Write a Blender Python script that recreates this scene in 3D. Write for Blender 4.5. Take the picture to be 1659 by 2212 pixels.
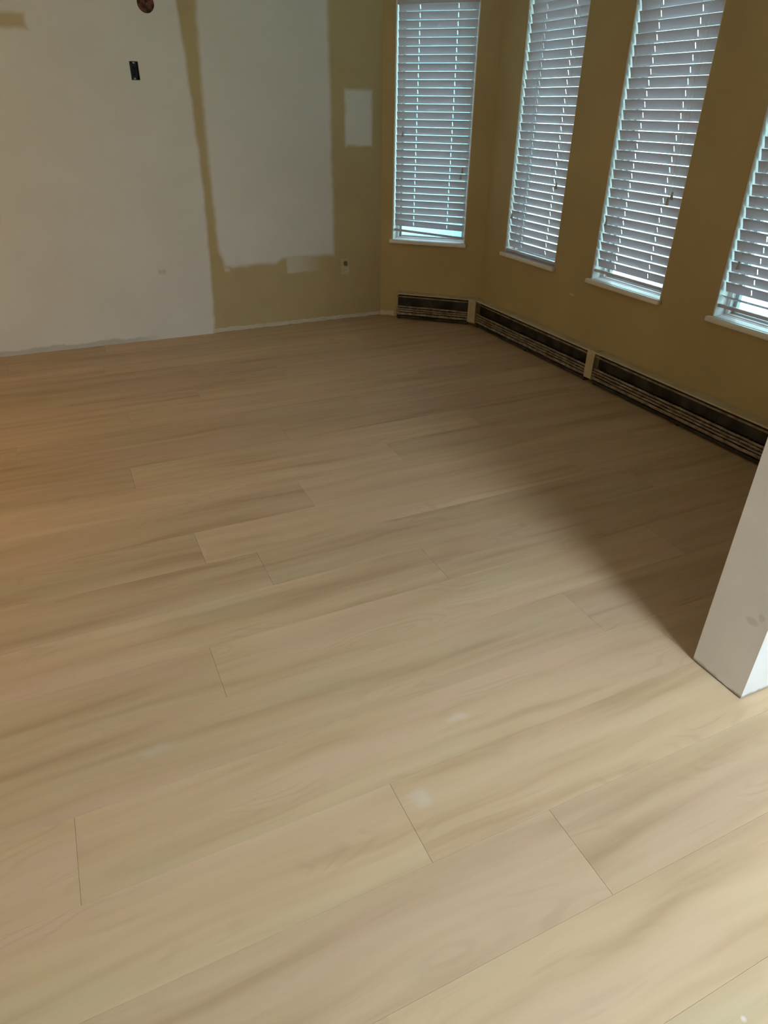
import bpy, bmesh, math, random
from mathutils import Matrix, Vector
random.seed(7)
S = bpy.context.scene
C = S.collection
for _o in list(bpy.data.objects):
    bpy.data.objects.remove(_o)

# ------------------------------------------------------------------ camera
YAW, PITCH, ROLL, FPX, EYE = -0.442231, -0.543969, 0.0136236, 1448.47, 1.5
fw = Vector((-math.sin(YAW)*math.cos(PITCH), math.cos(YAW)*math.cos(PITCH), math.sin(PITCH)))
rt = Vector((math.cos(YAW), math.sin(YAW), 0)); up = rt.cross(fw)
r2 = math.cos(ROLL)*rt + math.sin(ROLL)*up
u2 = -math.sin(ROLL)*rt + math.cos(ROLL)*up
cam = bpy.data.objects.new('camera', bpy.data.cameras.new('camera'))
C.objects.link(cam)
cam.data.sensor_fit = 'HORIZONTAL'; cam.data.sensor_width = 36.0
cam.data.lens = FPX/1659*36.0
cam.data.clip_start = 0.02
cam.matrix_world = Matrix(((r2.x, u2.x, -fw.x, 0), (r2.y, u2.y, -fw.y, 0), (r2.z, u2.z, -fw.z, EYE), (0, 0, 0, 1)))
S.camera = cam

# ------------------------------------------------------------------ sky and exposure
w = bpy.data.worlds.new('sky'); S.world = w; w.use_nodes = True
bg = w.node_tree.nodes['Background']
bg.inputs['Color'].default_value = (0.66, 0.76, 1.0, 1)       # even overcast sky
SKY, FILL_NEAR, LAMP_WARM, SUN = 2.8, 69.0, 48.0, 37.0          # sky, added fill light behind the camera, warm lamp at the left
bg.inputs['Strength'].default_value = SKY
sun = bpy.data.objects.new('sun', bpy.data.lights.new('sun', 'SUN')); C.objects.link(sun)
sun.data.energy = SUN; sun.data.angle = math.radians(2.0); sun.data.color = (1.0, 0.96, 0.9)   # shines over the roof onto the yard side
sun.rotation_euler = Vector((0.44, -0.10, -0.89)).to_track_quat('-Z', 'Y').to_euler()
S.view_settings.view_transform = 'Standard'; S.view_settings.look = 'None'
S.view_settings.gamma = 1.0; S.view_settings.use_curve_mapping = False
S.view_settings.exposure = 0.14
S.cycles.max_bounces = 8; S.cycles.diffuse_bounces = 4; S.cycles.transmission_bounces = 4; S.cycles.glossy_bounces = 3
S.cycles.adaptive_threshold = 0.05; S.cycles.use_light_tree = False
S.cycles.sample_clamp_indirect = 8.0

# ------------------------------------------------------------------ room dimensions (metres)
WX = 2.99          # inner face of the window wall
YB = 5.16          # inner face of the far wall
XL, YR, ZC = -3.2, -2.3, 2.46
TH = 0.16
A2, B2 = Vector((2.385, 5.16)), Vector((2.99, 4.60))
DD = (B2-A2).normalized(); DN = Vector((-DD.y, DD.x))
if DN.x < 0: DN = -DN
DLEN = (B2-A2).length

# ------------------------------------------------------------------ helpers
def obj(name, bm, mat, parent=None, smooth=False):
    me = bpy.data.meshes.new(name)
    bmesh.ops.recalc_face_normals(bm, faces=bm.faces[:])
    bm.to_mesh(me); bm.free()
    if mat: me.materials.append(mat)
    if smooth:
        for p in me.polygons: p.use_smooth = True
    o = bpy.data.objects.new(name, me); C.objects.link(o)
    if parent: o.parent = parent
    return o
def link(name, me, parent=None, loc=(0, 0, 0), rot=(0, 0, 0)):
    o = bpy.data.objects.new(name, me); C.objects.link(o)
    o.location = loc; o.rotation_euler = rot
    if parent: o.parent = parent
    return o
def empty(name, loc=(0, 0, 0), rz=0.0):
    o = bpy.data.objects.new(name, None); C.objects.link(o)
    o.location = loc; o.rotation_euler = (0, 0, rz); o.empty_display_size = 0.1
    return o
def tag(o, label, cat, group=None):
    o['label'] = label; o['category'] = cat
    if group: o['group'] = group
    return o
def struct(o, label=None):
    o['kind'] = 'structure'
    if label: o['label'] = label
    return o
def box(bm, x0, x1, y0, y1, z0, z1, bev=0.0):
    r = bmesh.ops.create_cube(bm, size=1.0)
    vs = r['verts']
    bmesh.ops.scale(bm, vec=(x1-x0, y1-y0, z1-z0), verts=vs)
    bmesh.ops.translate(bm, vec=((x0+x1)/2, (y0+y1)/2, (z0+z1)/2), verts=vs)
    if bev > 0:
        es = list({e for v in vs for e in v.link_edges})
        bmesh.ops.bevel(bm, geom=es, offset=bev, segments=2, affect='EDGES', profile=0.5)
    return bm
def NB(*a, **k):
    return box(bmesh.new(), *a, **k)
def prism(bm, prof, x0, x1):
    """profile of (y, z) points swept along x"""
    n = len(prof)
    a = [bm.verts.new((x0, y, z)) for y, z in prof]
    b = [bm.verts.new((x1, y, z)) for y, z in prof]
    for i in range(n):
        j = (i+1) % n
        bm.faces.new((a[i], a[j], b[j], b[i]))
    bm.faces.new(a[::-1]); bm.faces.new(b)
    return bm
def tube(bm, pts, r, seg=8):
    pts = [Vector(p) for p in pts]; rings = []
    for i, p in enumerate(pts):
        t = (pts[min(i+1, len(pts)-1)] - pts[max(i-1, 0)]).normalized()
        a = t.cross(Vector((0, 0, 1)))
        if a.length < 1e-3: a = Vector((1, 0, 0))
        a.normalize(); b = t.cross(a)
        rings.append([bm.verts.new(p + r*(math.cos(2*math.pi*k/seg)*a + math.sin(2*math.pi*k/seg)*b)) for k in range(seg)])
    for i in range(len(rings)-1):
        for k in range(seg):
            bm.faces.new((rings[i][k], rings[i][(k+1) % seg], rings[i+1][(k+1) % seg], rings[i+1][k]))
    bm.faces.new(rings[0][::-1]); bm.faces.new(rings[-1])
    return bm
def lathe(bm, prof, seg=16, axis='z'):
    """(r, h) profile spun about an axis"""
    rings = []
    for r, h in prof:
        ring = []
        for k in range(seg):
            c, s = math.cos(2*math.pi*k/seg)*r, math.sin(2*math.pi*k/seg)*r
            ring.append(bm.verts.new((c, s, h) if axis == 'z' else (c, h, s)))
        rings.append(ring)
    for i in range(len(rings)-1):
        for k in range(seg):
            bm.faces.new((rings[i][k], rings[i][(k+1) % seg], rings[i+1][(k+1) % seg], rings[i+1][k]))
    if prof[0][0] > 1e-6: bm.faces.new(rings[0][::-1])
    if prof[-1][0] > 1e-6: bm.faces.new(rings[-1])
    bmesh.ops.remove_doubles(bm, verts=bm.verts[:], dist=1e-6)
    return bm
def wall_grid(us, zs, holes, th):
    """wall in local (u, depth, z): faces at depth 0 and th, open holes with reveals"""
    bm = bmesh.new()
    us = sorted(set(us) | {h[0] for h in holes} | {h[1] for h in holes})
    zs = sorted(set(zs) | {h[2] for h in holes} | {h[3] for h in holes})
    V = {}
    def v(i, j, k):
        if (i, j, k) not in V: V[(i, j, k)] = bm.verts.new((us[i], th*k, zs[j]))
        return V[(i, j, k)]
    def solid(i, j):
        if not (0 <= i < len(us)-1 and 0 <= j < len(zs)-1): return False
        uc, zc = (us[i]+us[i+1])/2, (zs[j]+zs[j+1])/2
        return not any(h[0] < uc < h[1] and h[2] < zc < h[3] for h in holes)
    for i in range(len(us)-1):
        for j in range(len(zs)-1):
            if not solid(i, j): continue
            for k in (0, 1): bm.faces.new((v(i, j, k), v(i+1, j, k), v(i+1, j+1, k), v(i, j+1, k)))
            if not solid(i-1, j): bm.faces.new((v(i, j, 0), v(i, j+1, 0), v(i, j+1, 1), v(i, j, 1)))
            if not solid(i+1, j): bm.faces.new((v(i+1, j, 0), v(i+1, j+1, 0), v(i+1, j+1, 1), v(i+1, j, 1)))
            if not solid(i, j-1): bm.faces.new((v(i, j, 0), v(i+1, j, 0), v(i+1, j, 1), v(i, j, 1)))
            if not solid(i, j+1): bm.faces.new((v(i, j+1, 0), v(i+1, j+1, 0), v(i+1, j+1, 1), v(i, j+1, 1)))
    return bm

# ------------------------------------------------------------------ materials
class NT:
    """small node-expression helper"""
    def __init__(s, name):
        s.m = bpy.data.materials.new(name); s.m.use_nodes = True
        s.t = s.m.node_tree; s.b = s.t.nodes['Principled BSDF']
        s.pos = None
    def n(s, typ, **k):
        x = s.t.nodes.new(typ)
        for a, b in k.items(): setattr(x, a, b)
        return x
    def put(s, sock, val):
        if isinstance(val, bpy.types.NodeSocket): s.t.links.new(val, sock)
        else: sock.default_value = val
    def math(s, op, a, b=0.0, c=0.0, clamp=False):
        x = s.n('ShaderNodeMath', operation=op, use_clamp=clamp)
        s.put(x.inputs[0], a); s.put(x.inputs[1], b); s.put(x.inputs[2], c)
        return x.outputs[0]
    def xyz(s):
        if not s.pos:
            g = s.n('ShaderNodeNewGeometry'); q = s.n('ShaderNodeSeparateXYZ')
            s.t.links.new(g.outputs['Position'], q.inputs[0]); s.pos = (g.outputs['Position'], q.outputs)
        return s.pos[1]
    def noise(s, vec, scale=5, detail=3, rough=0.5, dist=0.0, col=False):
        x = s.n('ShaderNodeTexNoise'); s.put(x.inputs['Vector'], vec)
        x.inputs['Scale'].default_value = scale; x.inputs['Detail'].default_value = detail
        x.inputs['Roughness'].default_value = rough; x.inputs['Distortion'].default_value = dist
        return x.outputs['Color' if col else 'Fac']
    def comb(s, x, y, z):
        q = s.n('ShaderNodeCombineXYZ')
        for i, a in enumerate((x, y, z)): s.put(q.inputs[i], a)
        return q.outputs[0]
    def smooth(s, v, lo, hi, a=0.0, b=1.0):
        x = s.n('ShaderNodeMapRange', interpolation_type='SMOOTHSTEP')
        s.put(x.inputs['Value'], v)
        for k, q in (('From Min', lo), ('From Max', hi), ('To Min', a), ('To Max', b)): s.put(x.inputs[k], q)
        return x.outputs['Result']
    def mix(s, f, a, b, mode='MIX'):
        x = s.n('ShaderNodeMix', data_type='RGBA', blend_type=mode)
        s.put(x.inputs[0], f)
        for i, q in ((6, a), (7, b)):
            if not isinstance(q, bpy.types.NodeSocket): q = (*q, 1) if len(q) == 3 else q
            s.put(x.inputs[i], q)
        return x.outputs[2]
    def ramp(s, f, stops):
        x = s.n('ShaderNodeValToRGB'); s.put(x.inputs[0], f)
        e = x.color_ramp.elements
        while len(e) < len(stops): e.new(0.5)
        for q, (p, c) in zip(e, stops): q.position = p; q.color = (*c, 1)
        return x.outputs[0]
    def bump(s, h, strength=0.2, dist=0.002):
        x = s.n('ShaderNodeBump'); s.put(x.inputs['Height'], h)
        x.inputs['Strength'].default_value = strength; x.inputs['Distance'].default_value = dist
        s.put(s.b.inputs['Normal'], x.outputs[0])
    def rect(s, x, z, x0, x1, z0, z1, soft):
        d = s.math('MINIMUM', s.math('MINIMUM', s.math('SUBTRACT', x, x0), s.math('SUBTRACT', x1, x)),
                   s.math('MINIMUM', s.math('SUBTRACT', z, z0), s.math('SUBTRACT', z1, z)))
        return s.smooth(d, -soft, soft)
    def out(s, col, rough=0.6, spec=0.3, metal=0.0):
        s.put(s.b.inputs['Base Color'], (*col, 1) if isinstance(col, tuple) else col)
        s.put(s.b.inputs['Roughness'], rough); s.put(s.b.inputs['Specular IOR Level'], spec)
        s.put(s.b.inputs['Metallic'], metal)
        return s.m
def worn(name, c, var=0.06, scale=12, rough=0.55, spec=0.3, metal=0.0):
    t = NT(name); t.xyz()
    f = t.noise(t.pos[0], scale, 4)
    lo = tuple(max(0, q*(1-var*2)) for q in c); hi = tuple(min(1, q*(1+var)) for q in c)
    return t.out(t.mix(t.smooth(f, 0.3, 0.7), lo, hi), rough, spec, metal)

TAN = (0.48, 0.392, 0.21)
PRIMER = (0.70, 0.70, 0.655)
def tan_paint():
    t = NT('tan_wall_paint'); t.xyz(); P = t.pos[0]
    f = t.noise(P, 2.2, 3)
    c = t.mix(t.smooth(f, 0.3, 0.7), tuple(q*0.95 for q in TAN), tuple(q*1.04 for q in TAN))
    # one pale scuff on the window wall
    x, y, z = t.xyz()
    dy = t.math('DIVIDE', t.math('SUBTRACT', y, 3.516), 0.035)
    dz = t.math('DIVIDE', t.math('SUBTRACT', z, 0.471), 0.010)
    d = t.math('ADD', t.math('MULTIPLY', dy, dy), t.math('MULTIPLY', dz, dz))
    d = t.math('ADD', d, t.math('MULTIPLY', t.noise(P, 60, 2), 0.8))
    c = t.mix(t.smooth(d, 0.5, 1.3, 0.55, 0.0), c, PRIMER)
    t.bump(t.noise(P, 160, 2), 0.08)
    return t.out(c, 0.6, 0.25)
def back_wall_paint():
    t = NT('patched_tan_wall_paint'); X0, Y0, Z0 = t.xyz(); P = t.pos[0]
    e = t.n('ShaderNodeSeparateColor')
    t.put(e.inputs[0], t.noise(P, 7, 5, 0.6, col=True))
    X = t.math('ADD', X0, t.math('MULTIPLY', t.math('SUBTRACT', e.outputs[0], 0.5), 0.035))
    Z = t.math('ADD', Z0, t.math('MULTIPLY', t.math('SUBTRACT', e.outputs[1], 0.5), 0.035))
    soft = 0.017
    # primed half on the left
    q = t.math('SUBTRACT', Z0, 1.05); q = t.math('MULTIPLY', q, q)
    edge = t.math('SUBTRACT', 1.026, t.math('MULTIPLY', q, 0.032))
    left = t.smooth(t.math('SUBTRACT', edge, X), -soft, soft)
    # an old tan brush mark left inside the primed half
    tb = t.rect(X, Z, -1.4, 0.128, 1.858, 1.93, 0.018)
    left = t.math('MULTIPLY', left, t.math('SUBTRACT', 1.0, t.math('MULTIPLY', tb, 0.85)))
    # skimmed panel right of the tan strip
    q = t.math('SUBTRACT', Z0, 1.02); q = t.math('MULTIPLY', q, q)
    pl = t.math('ADD', 1.088, t.math('MULTIPLY', q, 0.028))
    pl = t.math('ADD', pl, t.smooth(Z0, 0.46, 0.62, 0.028, 0.0))
    bot = t.smooth(X, 1.50, 1.58, 0.476, 0.508)
    panel = t.rect(X, Z, pl, 1.982, bot, 3.0, 0.022)
    p3 = t.math('MULTIPLY', t.rect(X, Z, 1.598, 1.852, 0.396, 0.52, 0.010), t.smooth(X0, 1.66, 1.86, 0.62, 0.18))
    p4 = t.rect(X, Z, 2.092, 2.302, 1.25, 1.598, 0.018)
    chip = t.math('MULTIPLY', t.rect(X, Z, 1.118, 1.155, 0.445, 0.468, 0.010), 0.6)
    m = t.math('MAXIMUM', t.math('MAXIMUM', left, panel), t.math('MAXIMUM', p3, t.math('MAXIMUM', p4, chip)))
    v = t.noise(P, 3.0, 4, 0.55)
    white = t.mix(t.smooth(v, 0.3, 0.72), (0.665, 0.66, 0.61), PRIMER)
    sm = t.rect(t.math('ADD', X0, t.math('MULTIPLY', t.math('SUBTRACT', e.outputs[2], 0.5), 0.06)), Z, 0.645, 0.70, 0.462, 0.49, 0.012)
    white = t.mix(t.math('MULTIPLY', sm, 0.35), white, (0.33, 0.29, 0.26))
    # raw grey edge where the skirting was pulled off
    raw = t.math('MULTIPLY', t.smooth(t.math('ADD', Z0, t.math('MULTIPLY', t.math('SUBTRACT', e.outputs[1], 0.5), 0.06)), 0.030, 0.044, 1.0, 0.0),
                 t.smooth(X0, 0.40, 0.62, 1.0, 0.0))
    white = t.mix(t.math('MULTIPLY', raw, 0.55), white, (0.36, 0.34, 0.31))
    tan = t.mix(t.smooth(v, 0.3, 0.7), tuple(q*0.95 for q in TAN), tuple(q*1.03 for q in TAN))
    t.bump(t.noise(P, 160, 2), 0.08)
    return t.out(t.mix(m, tan, white), 0.65, 0.2)
def column_paint():
    t = NT('white_partition_paint'); x, y, z = t.xyz(); P = t.pos[0]
    f = t.noise(P, 5, 4)
    c = t.mix(t.smooth(f, 0.3, 0.7), (0.73, 0.73, 0.745), (0.79, 0.79, 0.80))
    # two thumb smudges and a ragged dark bottom edge
    nz = t.math('MULTIPLY', t.math('SUBTRACT', t.noise(P, 45, 3), 0.5), 1.6)
    for cy, cz, ry, rz in ((0.885, 0.262, 0.022, 0.013), (0.862, 0.290, 0.010, 0.013)):
        dy = t.math('DIVIDE', t.math('SUBTRACT', y, cy), ry); dz = t.math('DIVIDE', t.math('SUBTRACT', z, cz), rz)
        d = t.math('ADD', t.math('ADD', t.math('MULTIPLY', dy, dy), t.math('MULTIPLY', dz, dz)), nz)
        c = t.mix(t.smooth(d, 0.3, 1.4, 0.35, 0.0), c, (0.40, 0.38, 0.36))
    zz = t.math('ADD', z, t.math('MULTIPLY', t.math('SUBTRACT', t.noise(P, 30, 4), 0.5), 0.03))
    c = t.mix(t.smooth(zz, 0.004, 0.016, 0.75, 0.0), c, (0.22, 0.20, 0.18))
    t.bump(t.noise(P, 160, 2), 0.08)
    return t.out(c, 0.6, 0.25)
def plank_wood():
    t = NT('light_oak_plank'); x, y, z = t.xyz()
    oi = t.n('ShaderNodeObjectInfo'); rnd = oi.outputs['Random']
    ox = t.math('MULTIPLY', rnd, 37.0); oy = t.math('MULTIPLY', rnd, 91.0)
    ux = t.math('ADD', x, ox); uy = t.math('ADD', y, oy)
    # slow wander so grain lines are not ruler straight
    wn = t.noise(t.comb(t.math('MULTIPLY', ux, 1.3), t.math('MULTIPLY', uy, 4.0), 0), 1.0, 2)
    uy2 = t.math('ADD', uy, t.math('MULTIPLY', wn, 0.10))
    broad = t.noise(t.comb(t.math('MULTIPLY', ux, 0.9), t.math('MULTIPLY', uy2, 13.0), 3.0), 1.0, 3, 0.5)
    mid = t.noise(t.comb(t.math('MULTIPLY', ux, 2.5), t.math('MULTIPLY', uy2, 48.0), 7.0), 1.0, 3, 0.6)
    fine = t.noise(t.comb(t.math('MULTIPLY', ux, 9.0), t.math('MULTIPLY', uy2, 260.0), 1.0), 1.0, 2, 0.6)
    # cathedral figure: rings of a distorted, stretched cone
    cn = t.noise(t.comb(t.math('MULTIPLY', ux, 1.6), t.math('MULTIPLY', uy, 6.5), 11.0), 1.0, 2, 0.45)
    ring = t.math('SINE', t.math('MULTIPLY', cn, 95.0))
    ring = t.math('MULTIPLY', t.smooth(ring, 0.1, 1.0), t.smooth(t.noise(t.comb(t.math('MULTIPLY', ux, 1.9), t.math('MULTIPLY', uy, 7.0), 5.0), 1.0, 1), 0.52, 0.66))
    c = t.ramp(broad, [(0.28, (0.43, 0.295, 0.172)), (0.43, (0.52, 0.372, 0.228)), (0.58, (0.57, 0.418, 0.265)), (0.74, (0.61, 0.462, 0.300))])
    hue = t.noise(t.comb(t.math('MULTIPLY', ux, 1.2), t.math('MULTIPLY', uy, 5.0), 21.0), 1.0, 2)
    c = t.mix(t.smooth(hue, 0.48, 0.68, 0.0, 0.55), c, (0.58, 0.40, 0.285))      # pinkish
    c = t.mix(t.smooth(hue, 0.45, 0.28, 0.0, 0.45), c, (0.51, 0.435, 0.275))      # greenish
    # long dark mineral streaks that wander along the boards
    stn = t.noise(t.comb(t.math('MULTIPLY', ux, 0.75), t.math('MULTIPLY', uy2, 17.0), 33.0), 1.0, 2, 0.45)
    c = t.mix(t.smooth(stn, 0.57, 0.80, 0.0, 0.36), c, (0.335, 0.225, 0.135))
    c = t.mix(t.smooth(mid, 0.56, 0.76, 0.0, 0.22), c, (0.35, 0.25, 0.15))
    c = t.mix(t.smooth(fine, 0.55, 0.8, 0.0, 0.15), c, (0.39, 0.28, 0.175))
    c = t.mix(t.math('MULTIPLY', ring, 0.24), c, (0.37, 0.265, 0.165))
    tone = t.smooth(rnd, 0.0, 1.0, 0.92, 1.06)
    hsv = t.n('ShaderNodeHueSaturation'); t.put(hsv.inputs['Color'], c); t.put(hsv.inputs['Value'], tone)
    c = hsv.outputs[0]
    # dusty plaster smudges dropped on the boards
    P = t.pos[0]; nz = t.math('MULTIPLY', t.math('SUBTRACT', t.noise(P, 26, 4), 0.5), 3.0)
    for sx, sy, rx, ry, k in ((0.556, 0.935, 0.034, 0.026, 0.36), (0.777, 1.123, 0.055, 0.014, 0.30), (-0.03, 1.36, 0.040, 0.020, 0.20),
                              (0.288, 2.26, 0.012, 0.040, 0.25), (0.90, 0.245, 0.006, 0.006, 0.95)):
        dx = t.math('DIVIDE', t.math('SUBTRACT', x, sx), rx); dy = t.math('DIVIDE', t.math('SUBTRACT', y, sy), ry)
        d = t.math('ADD', t.math('ADD', t.math('MULTIPLY', dx, dx), t.math('MULTIPLY', dy, dy)), nz)
        c = t.mix(t.smooth(d, -0.6, 1.7, k, 0.0), c, (0.68, 0.63, 0.58))
    t.bump(t.math('ADD', t.math('MULTIPLY', mid, 0.6), t.math('MULTIPLY', fine, 0.4)), 0.12, 0.001)
    return t.out(c, t.smooth(mid, 0.3, 0.7, 0.48, 0.58), 0.35)
def glass():
    m = bpy.data.materials.new('window_glass'); m.use_nodes = True
    t = m.node_tree; t.nodes.remove(t.nodes['Principled BSDF'])
    out = t.nodes['Material Output']
    tr = t.nodes.new('ShaderNodeBsdfTransparent'); gl = t.nodes.new('ShaderNodeBsdfGlossy')
    tr.inputs[0].default_value = (0.93, 0.97, 0.96, 1); gl.inputs['Roughness'].default_value = 0.02
    lw = t.nodes.new('ShaderNodeLayerWeight'); lw.inputs[0].default_value = 0.5
    pw = t.nodes.new('ShaderNodeMath'); pw.operation = 'POWER'; pw.inputs[1].default_value = 5.0
    fr = t.nodes.new('ShaderNodeMath'); fr.operation = 'MULTIPLY_ADD'; fr.inputs[1].default_value = 0.9; fr.inputs[2].default_value = 0.04
    t.links.new(lw.outputs['Facing'], pw.inputs[0]); t.links.new(pw.outputs[0], fr.inputs[0])
    mx = t.nodes.new('ShaderNodeMixShader')
    t.links.new(fr.outputs[0], mx.inputs[0]); t.links.new(tr.outputs[0], mx.inputs[1]); t.links.new(gl.outputs[0], mx.inputs[2])
    t.links.new(mx.outputs[0], out.inputs[0])
    return m
def tint_wall_paint():  # aqua chosen to tint the light reaching the blinds
    t = NT('aqua_light_tint'); x, y, z = t.xyz()
    f = t.noise(t.pos[0], 1.5, 3)
    return t.out(t.mix(f, (0.40, 0.60, 0.65), (0.44, 0.66, 0.71)), 0.7, 0.2)
M_TAN, M_BACK, M_COL, M_WOOD, M_GLASS = tan_paint(), back_wall_paint(), column_paint(), plank_wood(), glass()
M_WHITE = worn('white_gloss_trim', (0.80, 0.80, 0.77), 0.03, 9, 0.4)
def slat_vinyl():
    m = worn('white_blind_slat', (0.58, 0.545, 0.56), 0.02, 6, 0.45)
    t = m.node_tree; out = t.nodes['Material Output']; b = t.nodes['Principled BSDF']
    tr = t.nodes.new('ShaderNodeBsdfTranslucent'); tr.inputs[0].default_value = (0.80, 0.76, 0.84, 1)
    mx = t.nodes.new('ShaderNodeMixShader'); mx.inputs[0].default_value = 0.22
    t.links.new(b.outputs[0], mx.inputs[1]); t.links.new(tr.outputs[0], mx.inputs[2]); t.links.new(mx.outputs[0], out.inputs[0])
    return m
M_SLAT = slat_vinyl()
M_CORD = worn('white_blind_cord', (0.72, 0.72, 0.70), 0.05, 80, 0.8)
M_TASSEL = worn('grey_plastic_tassel', (0.50, 0.49, 0.47), 0.05, 60, 0.5)
M_SASH = worn('grey_sash_vinyl', (0.45, 0.46, 0.46), 0.05, 9, 0.5)
M_CREAM = worn('cream_heater_enamel', (0.56, 0.49, 0.34), 0.05, 14, 0.45)
M_HDARK = worn('dark_heater_steel', (0.045, 0.045, 0.045), 0.3, 10, 0.5)
M_HFIN = worn('dusty_heater_fins', (0.30, 0.255, 0.20), 0.22, 25, 0.5)
M_CEIL = worn('white_ceiling_paint', (0.78, 0.77, 0.74), 0.02, 3, 0.8)
M_WPAINT = worn('white_room_paint', (0.74, 0.73, 0.69), 0.03, 3, 0.7)
M_PLASTER = worn('bare_plaster_edge', (0.60, 0.55, 0.44), 0.04, 12, 0.85)
M_OUTLET = worn('ivory_outlet_plastic', (0.56, 0.49, 0.31), 0.04, 30, 0.4)
M_BLACK = worn('black_box_plastic', (0.035, 0.04, 0.038), 0.3, 40, 0.5)
M_METAL = worn('galvanised_tab', (0.42, 0.41, 0.37), 0.1, 50, 0.45)
M_RUST = worn('red_brown_wood', (0.115, 0.05, 0.03), 0.45, 40, 0.7)
M_COPPER = worn('red_brown_wire_cap', (0.25, 0.13, 0.09), 0.2, 30, 0.6)
M_SUB = worn('subfloor_dark', (0.10, 0.08, 0.06), 0.1, 5, 0.9)
M_TINTWALL = tint_wall_paint()
M_GROUND = worn('yard_gravel', (0.26, 0.46, 0.46), 0.2, 6, 0.9)

# ------------------------------------------------------------------ large structure
floor = struct(obj('floor', NB(XL-0.1, WX+0.1, YR-0.1, YB+0.1, -0.06, -0.0125), M_SUB), 'light oak plank floor')
def clip(poly, nx, ny, d):
    out = []
    for i in range(len(poly)):
        p, q = poly[i], poly[(i+1) % len(poly)]
        a, b = nx*p[0]+ny*p[1]-d, nx*q[0]+ny*q[1]-d
        if a <= 0: out.append(p)
        if (a < 0 < b) or (b < 0 < a):
            t_ = a/(a-b); out.append((p[0]+t_*(q[0]-p[0]), p[1]+t_*(q[1]-p[1])))
    return out
def inset(poly, k):
    n = len(poly); out = []
    for i in range(n):
        p0, p1, p2 = Vector(poly[i-1]), Vector(poly[i]), Vector(poly[(i+1) % n])
        a, b = (p1-p0).normalized(), (p2-p1).normalized()
        na, nb = Vector((-a.y, a.x)), Vector((-b.y, b.x))
        q = (na+nb); q = q/max(0.3, q.dot(na)); out.append(p1+q*k)
    return out
ROW0, RP, PL = 0.537, 0.2333, 1.83
fixed = {-2: -0.10, -1: 0.02, 4: 0.19, 0: 0.833, 1: 0.502, 2: -0.243, 3: 1.415, 5: 1.08, 7: 0.28}
dlim = A2.dot(DN) + 0.02
k0 = math.floor((YR-ROW0)/RP); k1 = math.ceil((YB-ROW0)/RP)
last = 0.0
for k in range(k0, k1):
    y0, y1 = ROW0+k*RP, ROW0+(k+1)*RP
    ph = fixed.get(k)
    if ph is None:
        ph = last + random.choice((0.42, 0.58, 0.80, -0.55)) + random.uniform(-0.06, 0.06)
    last = ph
    x = ph - PL*math.ceil((ph-XL)/PL)
    while x < WX:
        xa, xb = max(x, XL), min(x+PL, WX); ya, yb = max(y0, YR), min(y1, YB)
        x += PL
        if xb-xa < 0.02 or yb-ya < 0.01: continue
        g = 0.0002
        poly = clip([(xa+g, ya+g/2), (xb-g, ya+g/2), (xb-g, yb-g/2), (xa+g, yb-g/2)], DN.x, DN.y, dlim)
        if len(poly) < 3: continue
        top = inset(poly, 0.0003)
        bm = bmesh.new(); cx, cy = (xa+xb)/2, (ya+yb)/2
        r0 = [bm.verts.new((p[0]-cx, p[1]-cy, -0.012)) for p in poly]
        r1 = [bm.verts.new((p[0]-cx, p[1]-cy, -0.0007)) for p in poly]
        rr2 = [bm.verts.new((p[0]-cx, p[1]-cy, 0.0)) for p in top]
        n = len(poly)
        for i in range(n):
            j = (i+1) % n
            bm.faces.new((r0[i], r0[j], r1[j], r1[i])); bm.faces.new((r1[i], r1[j], rr2[j], rr2[i]))
        bm.faces.new(rr2); bm.faces.new(r0[::-1])
        o = obj('plank', bm, M_WOOD, floor); o.location = (cx, cy, 0)

# windows: (origin, rotation, u0, u1) with u running to the right as seen from inside
WZ0, WZ1 = 0.60, 2.16
ang_r = -math.pi/2                     # window wall: u runs towards the camera (-Y), depth +X
ang_d = math.atan2(DD.y, DD.x)         # bay wall
box_h = (0.667, 0.719, 1.622, 1.721)
RC = (0.814, 2.014, 0.05)              # round hole
wb = wall_grid([XL-TH, A2.x+0.10], [-0.05, ZC+0.05], [box_h, (RC[0]-0.06, RC[0]+0.06, RC[1]-0.06, RC[1]+0.06)], TH)
# square opening brought in to a round one
def ring_cover(bm, cx, cz, half, r, th, seg=32):
    o0, i0, i1 = [], [], []
    for k in range(seg):
        a = 2*math.pi*(k+0.5)/seg; c, s = math.cos(a), math.sin(a); f = half/max(abs(c), abs(s))
        o0.append(bm.verts.new((cx+c*f, 0, cz+s*f))); i0.append(bm.verts.new((cx+c*r, 0, cz+s*r))); i1.append(bm.verts.new((cx+c*r, th, cz+s*r)))
    for k in range(seg):
        j = (k+1) % seg
        bm.faces.new((o0[k], o0[j], i0[j], i0[k])); bm.faces.new((i0[k], i0[j], i1[j], i1[k]))
    cor = [bm.verts.new((cx+sx*half, 0, cz+sz*half)) for sx, sz in ((1, 1), (-1, 1), (-1, -1), (1, -1))]
    q = seg//8
    for n_, cv in enumerate(cor):
        k = (2*n_+1)*q - 1
        bm.faces.new((o0[k], cv, o0[(k+1) % seg]))
ring_cover(wb, RC[0], RC[1], 0.06, RC[2], 0.02)
wall_back = struct(obj('wall_back', wb, M_BACK), 'far wall in tan paint with white primed patches')
wall_back.location = (0, YB, 0)

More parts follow.
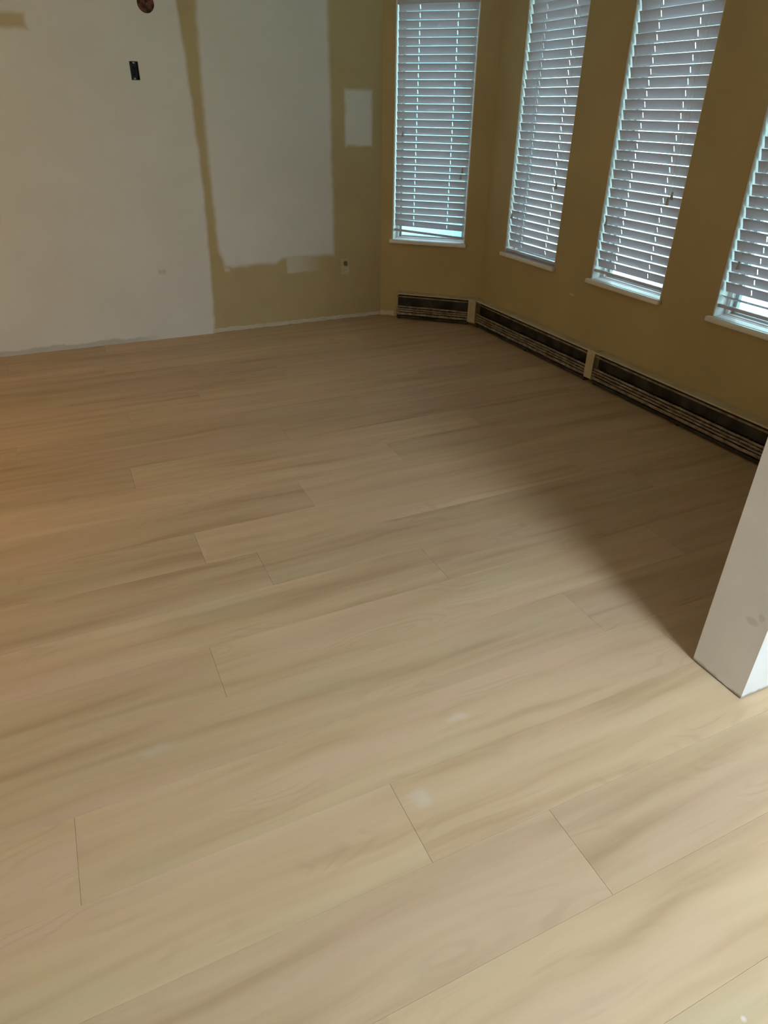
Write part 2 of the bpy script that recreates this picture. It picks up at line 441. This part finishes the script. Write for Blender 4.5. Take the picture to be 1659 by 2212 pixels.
win_d = [(0.090, 0.674)]
win_r = [(4.6-4.324, 4.6-3.729), (4.6-3.366, 4.6-2.782), (4.6-2.424, 4.6-1.840)]
wall_bay = struct(obj('wall_bay', wall_grid([-0.03, DLEN+0.03], [-0.05, ZC+0.05], [(a, b, WZ0, WZ1) for a, b in win_d], TH), M_TAN), 'short angled tan bay wall holding one window')
wall_bay.location = (A2.x, A2.y, 0); wall_bay.rotation_euler = (0, 0, ang_d)
wall_right = struct(obj('wall_right', wall_grid([0, 4.6-YR+TH], [-0.05, ZC+0.05], [(a, b, WZ0, WZ1) for a, b in win_r], TH), M_TAN), 'tan wall holding three tall windows')
wall_right.location = (WX, 4.6, 0); wall_right.rotation_euler = (0, 0, ang_r)
wall_left = struct(obj('wall_left', NB(XL-TH, XL, YR-TH, YB, -0.05, ZC+0.05), M_WPAINT))
ceiling = struct(obj('ceiling', NB(XL-TH, WX+TH, YR-TH, YB+TH, ZC, ZC+0.12), M_CEIL))
DU = (1.20, 2.40, 0.04, 2.15)          # patio door in the wall behind the camera
wall_rear = struct(obj('wall_rear', wall_grid([XL-TH, WX+TH], [-0.05, ZC+0.05], [DU], TH), M_WPAINT))
wall_rear.location = (0, YR-TH, 0)
bm = NB(1.578, WX-0.001, 0.834, 1.016, 0.004, ZC)
wall_partition = struct(obj('wall_partition', bm, M_COL), 'white end of the partition wall at the right')

# patio door
door = struct(empty('door_1', ((DU[0]+DU[1])/2, YR-TH/2, DU[2])))
dw, dh = DU[1]-DU[0], DU[3]-DU[2]
for nm, a in (('door_jamb', (-dw/2, -dw/2+0.05, -0.06, 0.06, 0, dh)), ('door_jamb', (dw/2-0.05, dw/2, -0.06, 0.06, 0, dh)),
              ('door_head', (-dw/2+0.05, dw/2-0.05, -0.06, 0.06, dh-0.05, dh)), ('door_threshold', (-dw/2+0.05, dw/2-0.05, -0.06, 0.06, 0, 0.03)),
              ('meeting_stile', (-0.03, 0.03, -0.04, 0.04, 0.03, dh-0.05))):
    obj(nm, NB(*a, bev=0.003), M_WHITE, door)
for a, b in ((-dw/2+0.05, -0.03), (0.03, dw/2-0.05)):
    obj('pane', NB(a, b, -0.004, 0.004, 0.03, dh-0.05), M_GLASS, door)

# yard outside the bay, with added wall and overhang to shape its light
struct(obj('yard_ground', NB(-16, 16, -16, 16, -0.62, -0.5), M_GROUND))
bm = bmesh.new()
box(bm, 6.6, 6.8, -4.0, 11.0, -0.5, 3.0); box(bm, 0.5, 6.6, 10.8, 11.0, -0.5, 3.0)
side = struct(obj('light_shaping_wall', bm, M_TINTWALL), 'pale aqua wall added outside to shape the bay light')  # invented wall, added to limit and tint light at the bay windows
struct(obj('sky_blocker', NB(WX+TH, WX+0.62, YR-TH, YB+0.7, ZC+0.06, ZC+0.14), M_WHITE))  # unseen overhang added to cut sky light outside the bay

# ------------------------------------------------------------------ windows with sashes and sills
def make_window(n, base, u0, u1, label):
    root = empty('window_%d' % n); root.parent = None
    o0, rz = base
    root.location = Vector(o0) + Matrix.Rotation(rz, 3, 'Z') @ Vector(((u0+u1)/2, 0, WZ0)); root.rotation_euler = (0, 0, rz)
    struct(root, label)
    h, W = WZ1-WZ0, u1-u0; a, b = -W/2, W/2
    bm = bmesh.new()
    k = 0.008
    box(bm, a, a+k, 0.004, TH, 0, h); box(bm, b-k, b, 0.004, TH, 0, h); box(bm, a+k, b-k, 0.004, TH, h-k, h); box(bm, a+k, b-k, 0.06, TH, 0, 0.006)
    obj('jamb_liner', bm, M_WHITE, root)
    bm = bmesh.new(); p, q = a+k, b-k
    box(bm, p, p+0.022, 0.075, 0.14, 0.006, h-k); box(bm, q-0.022, q, 0.075, 0.14, 0.006, h-k)
    box(bm, p+0.022, q-0.022, 0.075, 0.14, 0.006, 0.012); box(bm, p+0.022, q-0.022, 0.075, 0.14, h-k-0.022, h-k)
    obj('window_frame', bm, M_WHITE, root)
    bm = bmesh.new(); p, q = p+0.023, q-0.023; c, d = 0.013, h-k-0.023
    box(bm, p, p+0.018, 0.100, 0.125, c, d); box(bm, q-0.018, q, 0.100, 0.125, c, d)
    box(bm, p+0.018, q-0.018, 0.100, 0.125, c, c+0.009); box(bm, p+0.018, q-0.018, 0.100, 0.125, d-0.018, d)
    obj('sash', bm, M_SASH, root)
    obj('pane', NB(p+0.018, q-0.018, 0.110, 0.115, c+0.009, d-0.018), M_GLASS, root)
    bm = NB(a-0.016, b+0.016, -0.032, -0.0005, -0.024, 0.004, bev=0.008)
    box(bm, a+0.001, b-0.001, -0.0005, 0.06, -0.010, 0.004)
    obj('sill', bm, M_WHITE, root)
    return root
BASE_D = ((A2.x, A2.y, 0), ang_d); BASE_R = ((WX, 4.6, 0), ang_r)
make_window(1, BASE_D, *win_d[0], 'tall narrow window in the angled bay wall')
make_window(2, BASE_R, *win_r[0], 'tall window on the long wall nearest the bay corner')
make_window(3, BASE_R, *win_r[1], 'middle tall window on the long tan wall')
make_window(4, BASE_R, *win_r[2], 'tall window cut by the right edge of the picture')

# ------------------------------------------------------------------ venetian blinds
SW, SP, TILT = 0.0486, 0.0487, math.radians(70)
def slat_mesh(L, c1, c2):
    """flat slat, long axis x, width y, two routed cord slots"""
    xs = [-L/2, c1-0.003, c1+0.003, c2-0.003, c2+0.003, L/2]
    ys = [-SW/2, -0.013, 0.013, SW/2]; t = 0.0009
    bm = bmesh.new(); V = {}
    def v(i, j, k):
        if (i, j, k) not in V:
            bow = 0.0016*(1-(2*ys[j]/SW)**2)
            V[(i, j, k)] = bm.verts.new((xs[i], ys[j], bow+(t if k else -t)))
        return V[(i, j, k)]
    def solid(i, j): return 0 <= i < 5 and 0 <= j < 3 and not (j == 1 and i in (1, 3))
    for i in range(5):
        for j in range(3):
            if not solid(i, j): continue
            for k in (0, 1): bm.faces.new((v(i, j, k), v(i+1, j, k), v(i+1, j+1, k), v(i, j+1, k)))
            for di, dj, a, b in ((-1, 0, (i, j), (i, j+1)), (1, 0, (i+1, j), (i+1, j+1)), (0, -1, (i, j), (i+1, j)), (0, 1, (i, j+1), (i+1, j+1))):
                if not solid(i+di, j+dj): bm.faces.new((v(*a, 0), v(*b, 0), v(*b, 1), v(*a, 1)))
    bmesh.ops.recalc_face_normals(bm, faces=bm.faces[:])
    me = bpy.data.meshes.new('slat'); bm.to_mesh(me); bm.free(); me.materials.append(M_SLAT)
    return me
def tassel_mesh():
    bm = lathe(bmesh.new(), [(0.002, 0.036), (0.0045, 0.034), (0.006, 0.022), (0.0095, 0.006), (0.0095, 0.001), (0.006, 0.0)], 12)
    bmesh.ops.recalc_face_normals(bm, faces=bm.faces[:])
    me = bpy.data.meshes.new('tassel'); bm.to_mesh(me); bm.free(); me.materials.append(M_TASSEL)
    for p in me.polygons: p.use_smooth = True
    return me
TASSEL = tassel_mesh()
def make_blind(base, u0, u1, label, zlast, rail, tassels, skew=0.0, flat_last=False, shift=0.0):
    o0, rz = base; uc = (u0+u1)/2
    root = empty('venetian_blind')
    root.location = Vector(o0) + Matrix.Rotation(rz, 3, 'Z') @ Vector((uc, 0, WZ0)); root.rotation_euler = (0, 0, rz)
    tag(root, label, 'blind', 'white venetian blinds in the bay')
    L = u1-u0-0.032; dep = 0.027
    c1, c2 = -L/2+0.150, L/2-0.136
    me = slat_mesh(L, c1, c2)
    zl = zlast-WZ0
    ztop = 2.092-WZ0
    obj('headrail', NB(-L/2-0.004, L/2+0.004, 0.004, 0.050, ztop, WZ1-WZ0-0.009, bev=0.002), M_SLAT, root)
    z = zl; i = 0
    while z < ztop-0.012:
        s = link('slat', me, root, (shift, dep, z))
        # room-side edge up, outer edge down
        tl = TILT + random.uniform(-0.006, 0.006)
        ry = random.uniform(-0.0006, 0.0006)
        if i == 0 and flat_last: tl = math.radians(25)
        if i == 0: ry += skew*0.45
        if i == 1: ry += skew*0.12
        s.rotation_euler = Matrix.Rotation(ry, 3, 'Y').__matmul__(Matrix.Rotation(-tl, 3, 'X')).to_euler()
        z += SP; i += 1
    # bottom rail
    r0 = obj('bottom_rail', NB(-L/2, L/2, -0.024, 0.024, -0.008, 0.008, bev=0.002), M_SLAT, root)
    r0.location = (shift, dep, rail-WZ0); r0.rotation_euler = Matrix.Rotation(skew, 3, 'Y').__matmul__(Matrix.Rotation(-math.radians(12), 3, 'X')).to_euler()
    for c in (c1, c2):
        zr = rail-WZ0 - c*math.sin(skew) + 0.004
        bm = tube(bmesh.new(), [(c+0.006, dep-0.020, ztop), (c+0.006, dep-0.020, zr)], 0.0007, 6)
        obj('ladder_cord', bm, M_CORD, root)
    for uo, zt in tassels:
        uo -= uc; zt -= WZ0
        bm = tube(bmesh.new(), [(uo, 0.006, ztop+0.01), (uo, -0.006, zt+0.034)], 0.0008, 6)
        cd = obj('pull_cord', bm, M_CORD, root)
        link('tassel', TASSEL, cd, (uo, -0.006, zt))
    return root
make_blind(BASE_D, *win_d[0], 'white venetian blind on the angled wall, bottom rail hanging crooked', 0.715, 0.653, [(0.162, 1.312), (0.622, 1.085), (0.612, 1.045)], skew=0.062)
make_blind(BASE_R, *win_r[0], 'white venetian blind let down almost to its sill, nearest the bay corner', 0.664, 0.618, [(4.6-3.813, 1.062), (4.6-4.262, 0.832)])
make_blind(BASE_R, *win_r[1], 'white venetian blind on the window between the corner window and the cropped one', 0.697, 0.650, [(4.6-3.303, 0.915), (4.6-2.850, 1.10), (4.6-2.872, 1.07)])
make_blind(BASE_R, *win_r[2], 'white venetian blind cut off by the right edge, its lowest slat flattened', 0.700, 0.655, [(4.6-2.345, 0.845)], flat_last=True)

# ------------------------------------------------------------------ baseboard heaters with covers off
HF = 0.065                              # depth from wall face
def heater(base, u0, u1, label, endcap=None):
    o0, rz = base
    root = empty('baseboard_heater')
    root.location = Vector(o0) + Matrix.Rotation(rz, 3, 'Z') @ Vector((u0, 0, 0)); root.rotation_euler = (0, 0, rz)
    tag(root, label, 'heater', 'old baseboard heaters under the windows')
    L = u1-u0; y = lambda d: -d         # d = distance out from the wall
    bm = prism(bmesh.new(), [(-0.001, 0.012), (-0.006, 0.012), (-0.006, 0.198), (-0.001, 0.198)], 0, L)
    obj('back_plate', bm, M_HDARK, root)
    # top cover folding down to a thin lip
    bm = prism(bmesh.new(), [(-0.001, 0.198), (-0.001, 0.208), (-HF+0.004, 0.206), (-HF, 0.202), (-HF, 0.198), (-HF+0.002, 0.198), (-HF+0.006, 0.202), (-0.008, 0.203)], 0, L)
    obj('top_cover', bm, M_CREAM, root)
    # damper blade hanging just under the cover
    bm = prism(bmesh.new(), [(-HF+0.010, 0.185), (-HF+0.004, 0.181), (-HF+0.004, 0.176), (-HF+0.012, 0.181)], 0.004, L-0.004)
    obj('damper_lip', bm, M_HFIN, root)
    bm = prism(bmesh.new(), [(-0.020, 0.178), (-0.016, 0.178), (-0.016, 0.098), (-0.020, 0.098)], 0.0, L)
    obj('inner_baffle', bm, M_HDARK, root)
    # finned element behind the ridges, then the ridged lower front
    tb = tube(bmesh.new(), [(0.01, -0.034, 0.064), (L-0.01, -0.034, 0.064)], 0.010, 10)
    obj('element_tube', tb, M_HFIN, root)
    nf = max(8, int(L/0.03)); bm = bmesh.new()
    for i in range(nf):
        xx = 0.02+(L-0.04)*i/(nf-1); box(bm, xx-0.0006, xx+0.0006, -0.052, -0.016, 0.030, 0.095)
    fo = obj('fin_pack', bm, M_HFIN, root); fo['kind'] = 'stuff'
    for zc, d, hh in ((0.100, 0.055, 0.0065), (0.083, 0.059, 0.0055), (0.066, 0.061, 0.0055), (0.046, 0.063, 0.0090)):
        # slightly dented strip
        bm = bmesh.new(); ns = max(4, int(L/0.07)); prev = None
        for i in range(ns+1):
            xx = L*i/ns; w1 = random.uniform(-0.0016, 0.0016); w2 = random.uniform(-0.0012, 0.0012)
            ring = [bm.verts.new((xx, y(d)+w1+a, zc+w2+b)) for a, b in ((0, -hh), (-0.003, -hh*0.5), (-0.003, hh*0.5), (0, hh), (0.006, hh*0.8), (0.006, -hh*0.8))]
            if prev:
                for k in range(6): bm.faces.new((prev[k], prev[(k+1) % 6], ring[(k+1) % 6], ring[k]))
            else: bm.faces.new(ring[::-1])
            prev = ring
        bm.faces.new(prev)
        obj('front_ridge', bm, M_HFIN, root)
    obj('bottom_rail', NB(0, L, -0.060, -0.006, 0.012, 0.028, bev=0.002), M_HDARK, root)
    nb = max(2, int(L/0.55)+1)
    for i in range(nb):
        xx = 0.015+(L-0.03)*i/(nb-1)
        obj('foot', NB(xx-0.008, xx+0.008, -0.050, -0.010, 0.0, 0.0125), M_HDARK, root)
    return root
hd = heater(BASE_D, 0.158, 0.755, 'short dark baseboard heater open at its left end under the angled window')
h1 = heater(BASE_R, 4.6-4.545, 4.6-3.205, 'long open baseboard heater running from the bay corner to the splice plate')
h2 = heater(BASE_R, 4.6-3.140, 4.6-1.025, 'long open baseboard heater running from the splice plate behind the partition')
def strap(root, x0, x1, nm):
    bm = prism(bmesh.new(), [(-0.0005, 0.210), (-HF+0.006, 0.2085), (-HF-0.003, 0.200), (-HF-0.006, 0.178), (-HF-0.006, 0.034), (-HF-0.003, 0.034), (-HF-0.001, 0.176), (-HF+0.003, 0.196), (-HF+0.008, 0.2035), (-0.0005, 0.205)], x0, x1)
    obj(nm, bm, M_CREAM, root)['label'] = 'cream metal splice plate'
strap(h2, -0.064, 0.004, 'splice_plate')
# corner cover bridging the two heaters at the bay corner (built in world space, child of the long heater)
def wpt(base, u, d, z):
    o0, rz = base
    return Vector(o0) + Matrix.Rotation(rz, 3, 'Z') @ Vector((u, -d, z))
bm = bmesh.new()
half = math.tan((ang_d-ang_r)/2)*HF
pl = []
for d in (HF+0.005, HF, 0.001):
    kk = math.tan((ang_d-ang_r)/2)*d
    pl.append((wpt(BASE_D, 0.7515, d, 0), wpt(BASE_D, DLEN-kk, d, 0), wpt(BASE_R, 4.6-4.541, d, 0)))
for (o_, i_) in ((0, 1),):
    for z0_, z1_ in ((0.030, 0.206),):
        f = [[bm.verts.new((p.x, p.y, z)) for p in pl[o_]] for z in (z0_, z1_)]
        g = [[bm.verts.new((p.x, p.y, z)) for p in pl[i_]] for z in (z0_, z1_)]
        for a in (0, 1):
            bm.faces.new((f[0][a], f[0][a+1], f[1][a+1], f[1][a])); bm.faces.new((g[0][a], g[0][a+1], g[1][a+1], g[1][a]))
            bm.faces.new((f[0][a], f[0][a+1], g[0][a+1], g[0][a])); bm.faces.new((f[1][a], f[1][a+1], g[1][a+1], g[1][a]))
        for a in (0, 2): bm.faces.new((f[0][a], f[1][a], g[1][a], g[0][a]))
t0 = [bm.verts.new((p.x, p.y, 0.2062)) for p in pl[0]]; t1 = [bm.verts.new((p.x, p.y, 0.2095)) for p in pl[0]]
b0 = [bm.verts.new((p.x, p.y, 0.2062)) for p in pl[2]]; b1 = [bm.verts.new((p.x, p.y, 0.2105)) for p in pl[2]]
for a in (0, 1):
    bm.faces.new((t0[a], t0[a+1], b0[a+1], b0[a])); bm.faces.new((t1[a], t1[a+1], b1[a+1], b1[a]))
    bm.faces.new((t0[a], t0[a+1], t1[a+1], t1[a])); bm.faces.new((b0[a], b0[a+1], b1[a+1], b1[a]))
for a in (0, 2): bm.faces.new((t0[a], t1[a], b1[a], b0[a]))
mi = (Matrix.Translation(h1.location) @ Matrix.Rotation(ang_r, 4, 'Z')).inverted()
bmesh.ops.transform(bm, matrix=mi, verts=bm.verts[:])
obj('corner_cover', bm, M_CREAM, h1)['label'] = 'cream corner piece joining two heaters'

# ------------------------------------------------------------------ ragged bare strip where the skirting was
def ragged(name, pts, base, h, label):
    o0, rz = base
    root = obj(name, bmesh.new(), M_PLASTER)
    bm = bmesh.new(); u0, u1 = pts; n = int((u1-u0)/0.03); prev = None
    for i in range(n+1):
        u = u0+(u1-u0)*i/n
        zb = 0.003+max(0, random.uniform(-0.006, 0.007)); zt = h+random.uniform(-0.004, 0.004); d = 0.006+random.uniform(-0.002, 0.003)
        ring = [bm.verts.new(p) for p in ((u, 0.0, zb), (u, -d, zb+0.002), (u, -d, zt-0.004), (u, 0.0, zt))]
        if prev:
            for k in range(4): bm.faces.new((prev[k], prev[(k+1) % 4], ring[(k+1) % 4], ring[k]))
        else: bm.faces.new(ring[::-1])
        prev = ring
    bm.faces.new(prev)
    bmesh.ops.recalc_face_normals(bm, faces=bm.faces[:])
    bm.to_mesh(root.data); bm.free()
    root.location = o0; root.rotation_euler = (0, 0, rz)
    return struct(root, label)
ragged('baseboard_back', (0.985, 2.382), ((0, YB, 0), 0.0), 0.034, 'ragged cream plaster strip along the foot of the tan wall')
ragged('baseboard_bay', (0.004, 0.118), BASE_D, 0.042, 'stub of pale plaster strip beside the short heater')

# ------------------------------------------------------------------ things on the far wall
eb = empty('electrical_box', (0.693, YB, 1.622))
tag(eb, 'black open switch box set into the white primed wall', 'switch box')
bw, bh, dpt = 0.0248, 0.098, 0.05
bm = bmesh.new()
box(bm, -bw, -bw+0.002, 0.001, dpt, 0.001, bh-0.001); box(bm, bw-0.002, bw, 0.001, dpt, 0.001, bh-0.001)
box(bm, -bw+0.002, bw-0.002, 0.001, dpt, 0.001, 0.003); box(bm, -bw+0.002, bw-0.002, 0.001, dpt, bh-0.003, bh-0.001)
box(bm, -bw+0.002, bw-0.002, dpt-0.002, dpt, 0.003, bh-0.003)
obj('box_shell', bm, M_BLACK, eb)
for z_, x_ in ((0.003, -0.006), (bh-0.012, 0.0)):
    obj('screw_tab', NB(x_-0.006, x_+0.006, 0.002, 0.005, z_, z_+0.009, bev=0.001), M_METAL, eb)['label'] = 'pale metal screw tab'
for k in (-1, 0, 1):
    bm = tube(bmesh.new(), [(k*0.008, 0.047, 0.070), (k*0.011, 0.030, 0.060+0.006*k), (k*0.009, 0.020, 0.042), (k*0.004, 0.030, 0.026)], 0.0018, 6)
    obj('wire', bm, M_HDARK, eb, True)

jb = empty('round_wall_hole', (RC[0], YB, RC[1]-RC[2]))
tag(jb, 'round hole with a red-brown wooden block behind, above the switch box', 'wall hole')
bm = lathe(bmesh.new(), [(0.0492, 0.002), (0.0492, 0.075), (0.0, 0.075)], 24, 'y')
bmesh.ops.translate(bm, vec=(0, 0, RC[2]), verts=bm.verts[:])
o = obj('hole_lining', bm, M_RUST, jb)
bm = lathe(bmesh.new(), [(0.0, 0.008), (0.022, 0.010), (0.031, 0.018), (0.034, 0.030), (0.034, 0.06)], 20, 'y')
bmesh.ops.translate(bm, vec=(0.012, 0, RC[2]-0.012), verts=bm.verts[:])
obj('wooden_plug', bm, M_COPPER, jb, True)
bm = tube(bmesh.new(), [(0.010, 0.05, RC[2]+0.05), (0.012, 0.016, RC[2]+0.030), (0.010, 0.006, RC[2]+0.006), (0.004, 0.005, RC[2]-0.006)], 0.004, 8)
obj('wire', bm, M_METAL, jb, True)['label'] = 'pale bent wire end'

ol = empty('wall_outlet', (2.0715, YB, 0.352))
tag(ol, 'ivory wall outlet low on the tan wall beside the bay', 'outlet')
obj('cover_plate', NB(-0.035, 0.035, -0.006, -0.0002, 0, 0.12, bev=0.003), M_OUTLET, ol)
for k, zc in enumerate((0.034, 0.084)):
    bm = lathe(bmesh.new(), [(0.0, -0.0085), (0.0145, -0.0085), (0.016, -0.0065), (0.016, -0.0058)], 18, 'y')
    bmesh.ops.scale(bm, vec=(1, 1, 0.9), verts=bm.verts[:]); bmesh.ops.translate(bm, vec=(0, 0, zc), verts=bm.verts[:])
    rc = obj('receptacle', bm, M_OUTLET, ol)
    for sx in (-0.006, 0.006):
        obj('slot', NB(sx-0.001, sx+0.001, -0.0090, -0.0084, zc-0.004, zc+0.006), M_BLACK, rc)
bm = NB(-0.013, 0.013, -0.024, -0.0086, 0.068, 0.100, bev=0.004)
obj('safety_plug', bm, worn('brown_plastic_plug', (0.22, 0.17, 0.07), 0.1, 40), ol)['label'] = 'brown plug cap in the upper socket'

# ------------------------------------------------------------------ warm lamp and added fill light, out of frame
def glow(name, col, k):
    em = bpy.data.materials.new(name); em.use_nodes = True
    b_ = em.node_tree.nodes['Principled BSDF']
    b_.inputs['Emission Color'].default_value = (*col, 1); b_.inputs['Emission Strength'].default_value = k
    return em
lp = empty('globe_lamp', (-1.6, 3.0, 1.05))
tag(lp, 'warm globe pendant lamp hanging beyond the left edge', 'lamp')
dz = ZC-1.05
obj('ceiling_rose', lathe(bmesh.new(), [(0.05, dz-0.025), (0.055, dz)], 20), M_WHITE, lp)
obj('cord', tube(bmesh.new(), [(0, 0, 0.24), (0, 0, dz-0.02)], 0.003, 8), M_BLACK, lp)
obj('lamp_cap', lathe(bmesh.new(), [(0.03, 0.205), (0.035, 0.20), (0.03, 0.24), (0.0, 0.245)], 20), M_METAL, lp, True)
obj('glass_globe', lathe(bmesh.new(), [(0.0, 0.0)]+[(0.11*math.sin(a*math.pi/14), 0.11-0.11*math.cos(a*math.pi/14)) for a in range(1, 14)], 24), glow('warm_globe', (1.0, 0.52, 0.05), LAMP_WARM), lp, True)
cl = empty('fill_light', (1.4, -1.0, ZC))  # invented cool source, added to brighten floor and walls
tag(cl, 'round white fill light added behind the camera', 'lamp')
obj('fill_pan', lathe(bmesh.new(), [(0.37, 0.0), (0.39, -0.01), (0.39, -0.045), (0.375, -0.05), (0.375, -0.02), (0.0, -0.02)], 32), M_WHITE, cl, True)
obj('fill_diffuser', lathe(bmesh.new(), [(0.373, -0.03), (0.366, -0.055), (0.24, -0.078), (0.0, -0.088)], 32), glow('cool_fill_glow', (0.76, 0.93, 1.06), FILL_NEAR), cl, True)
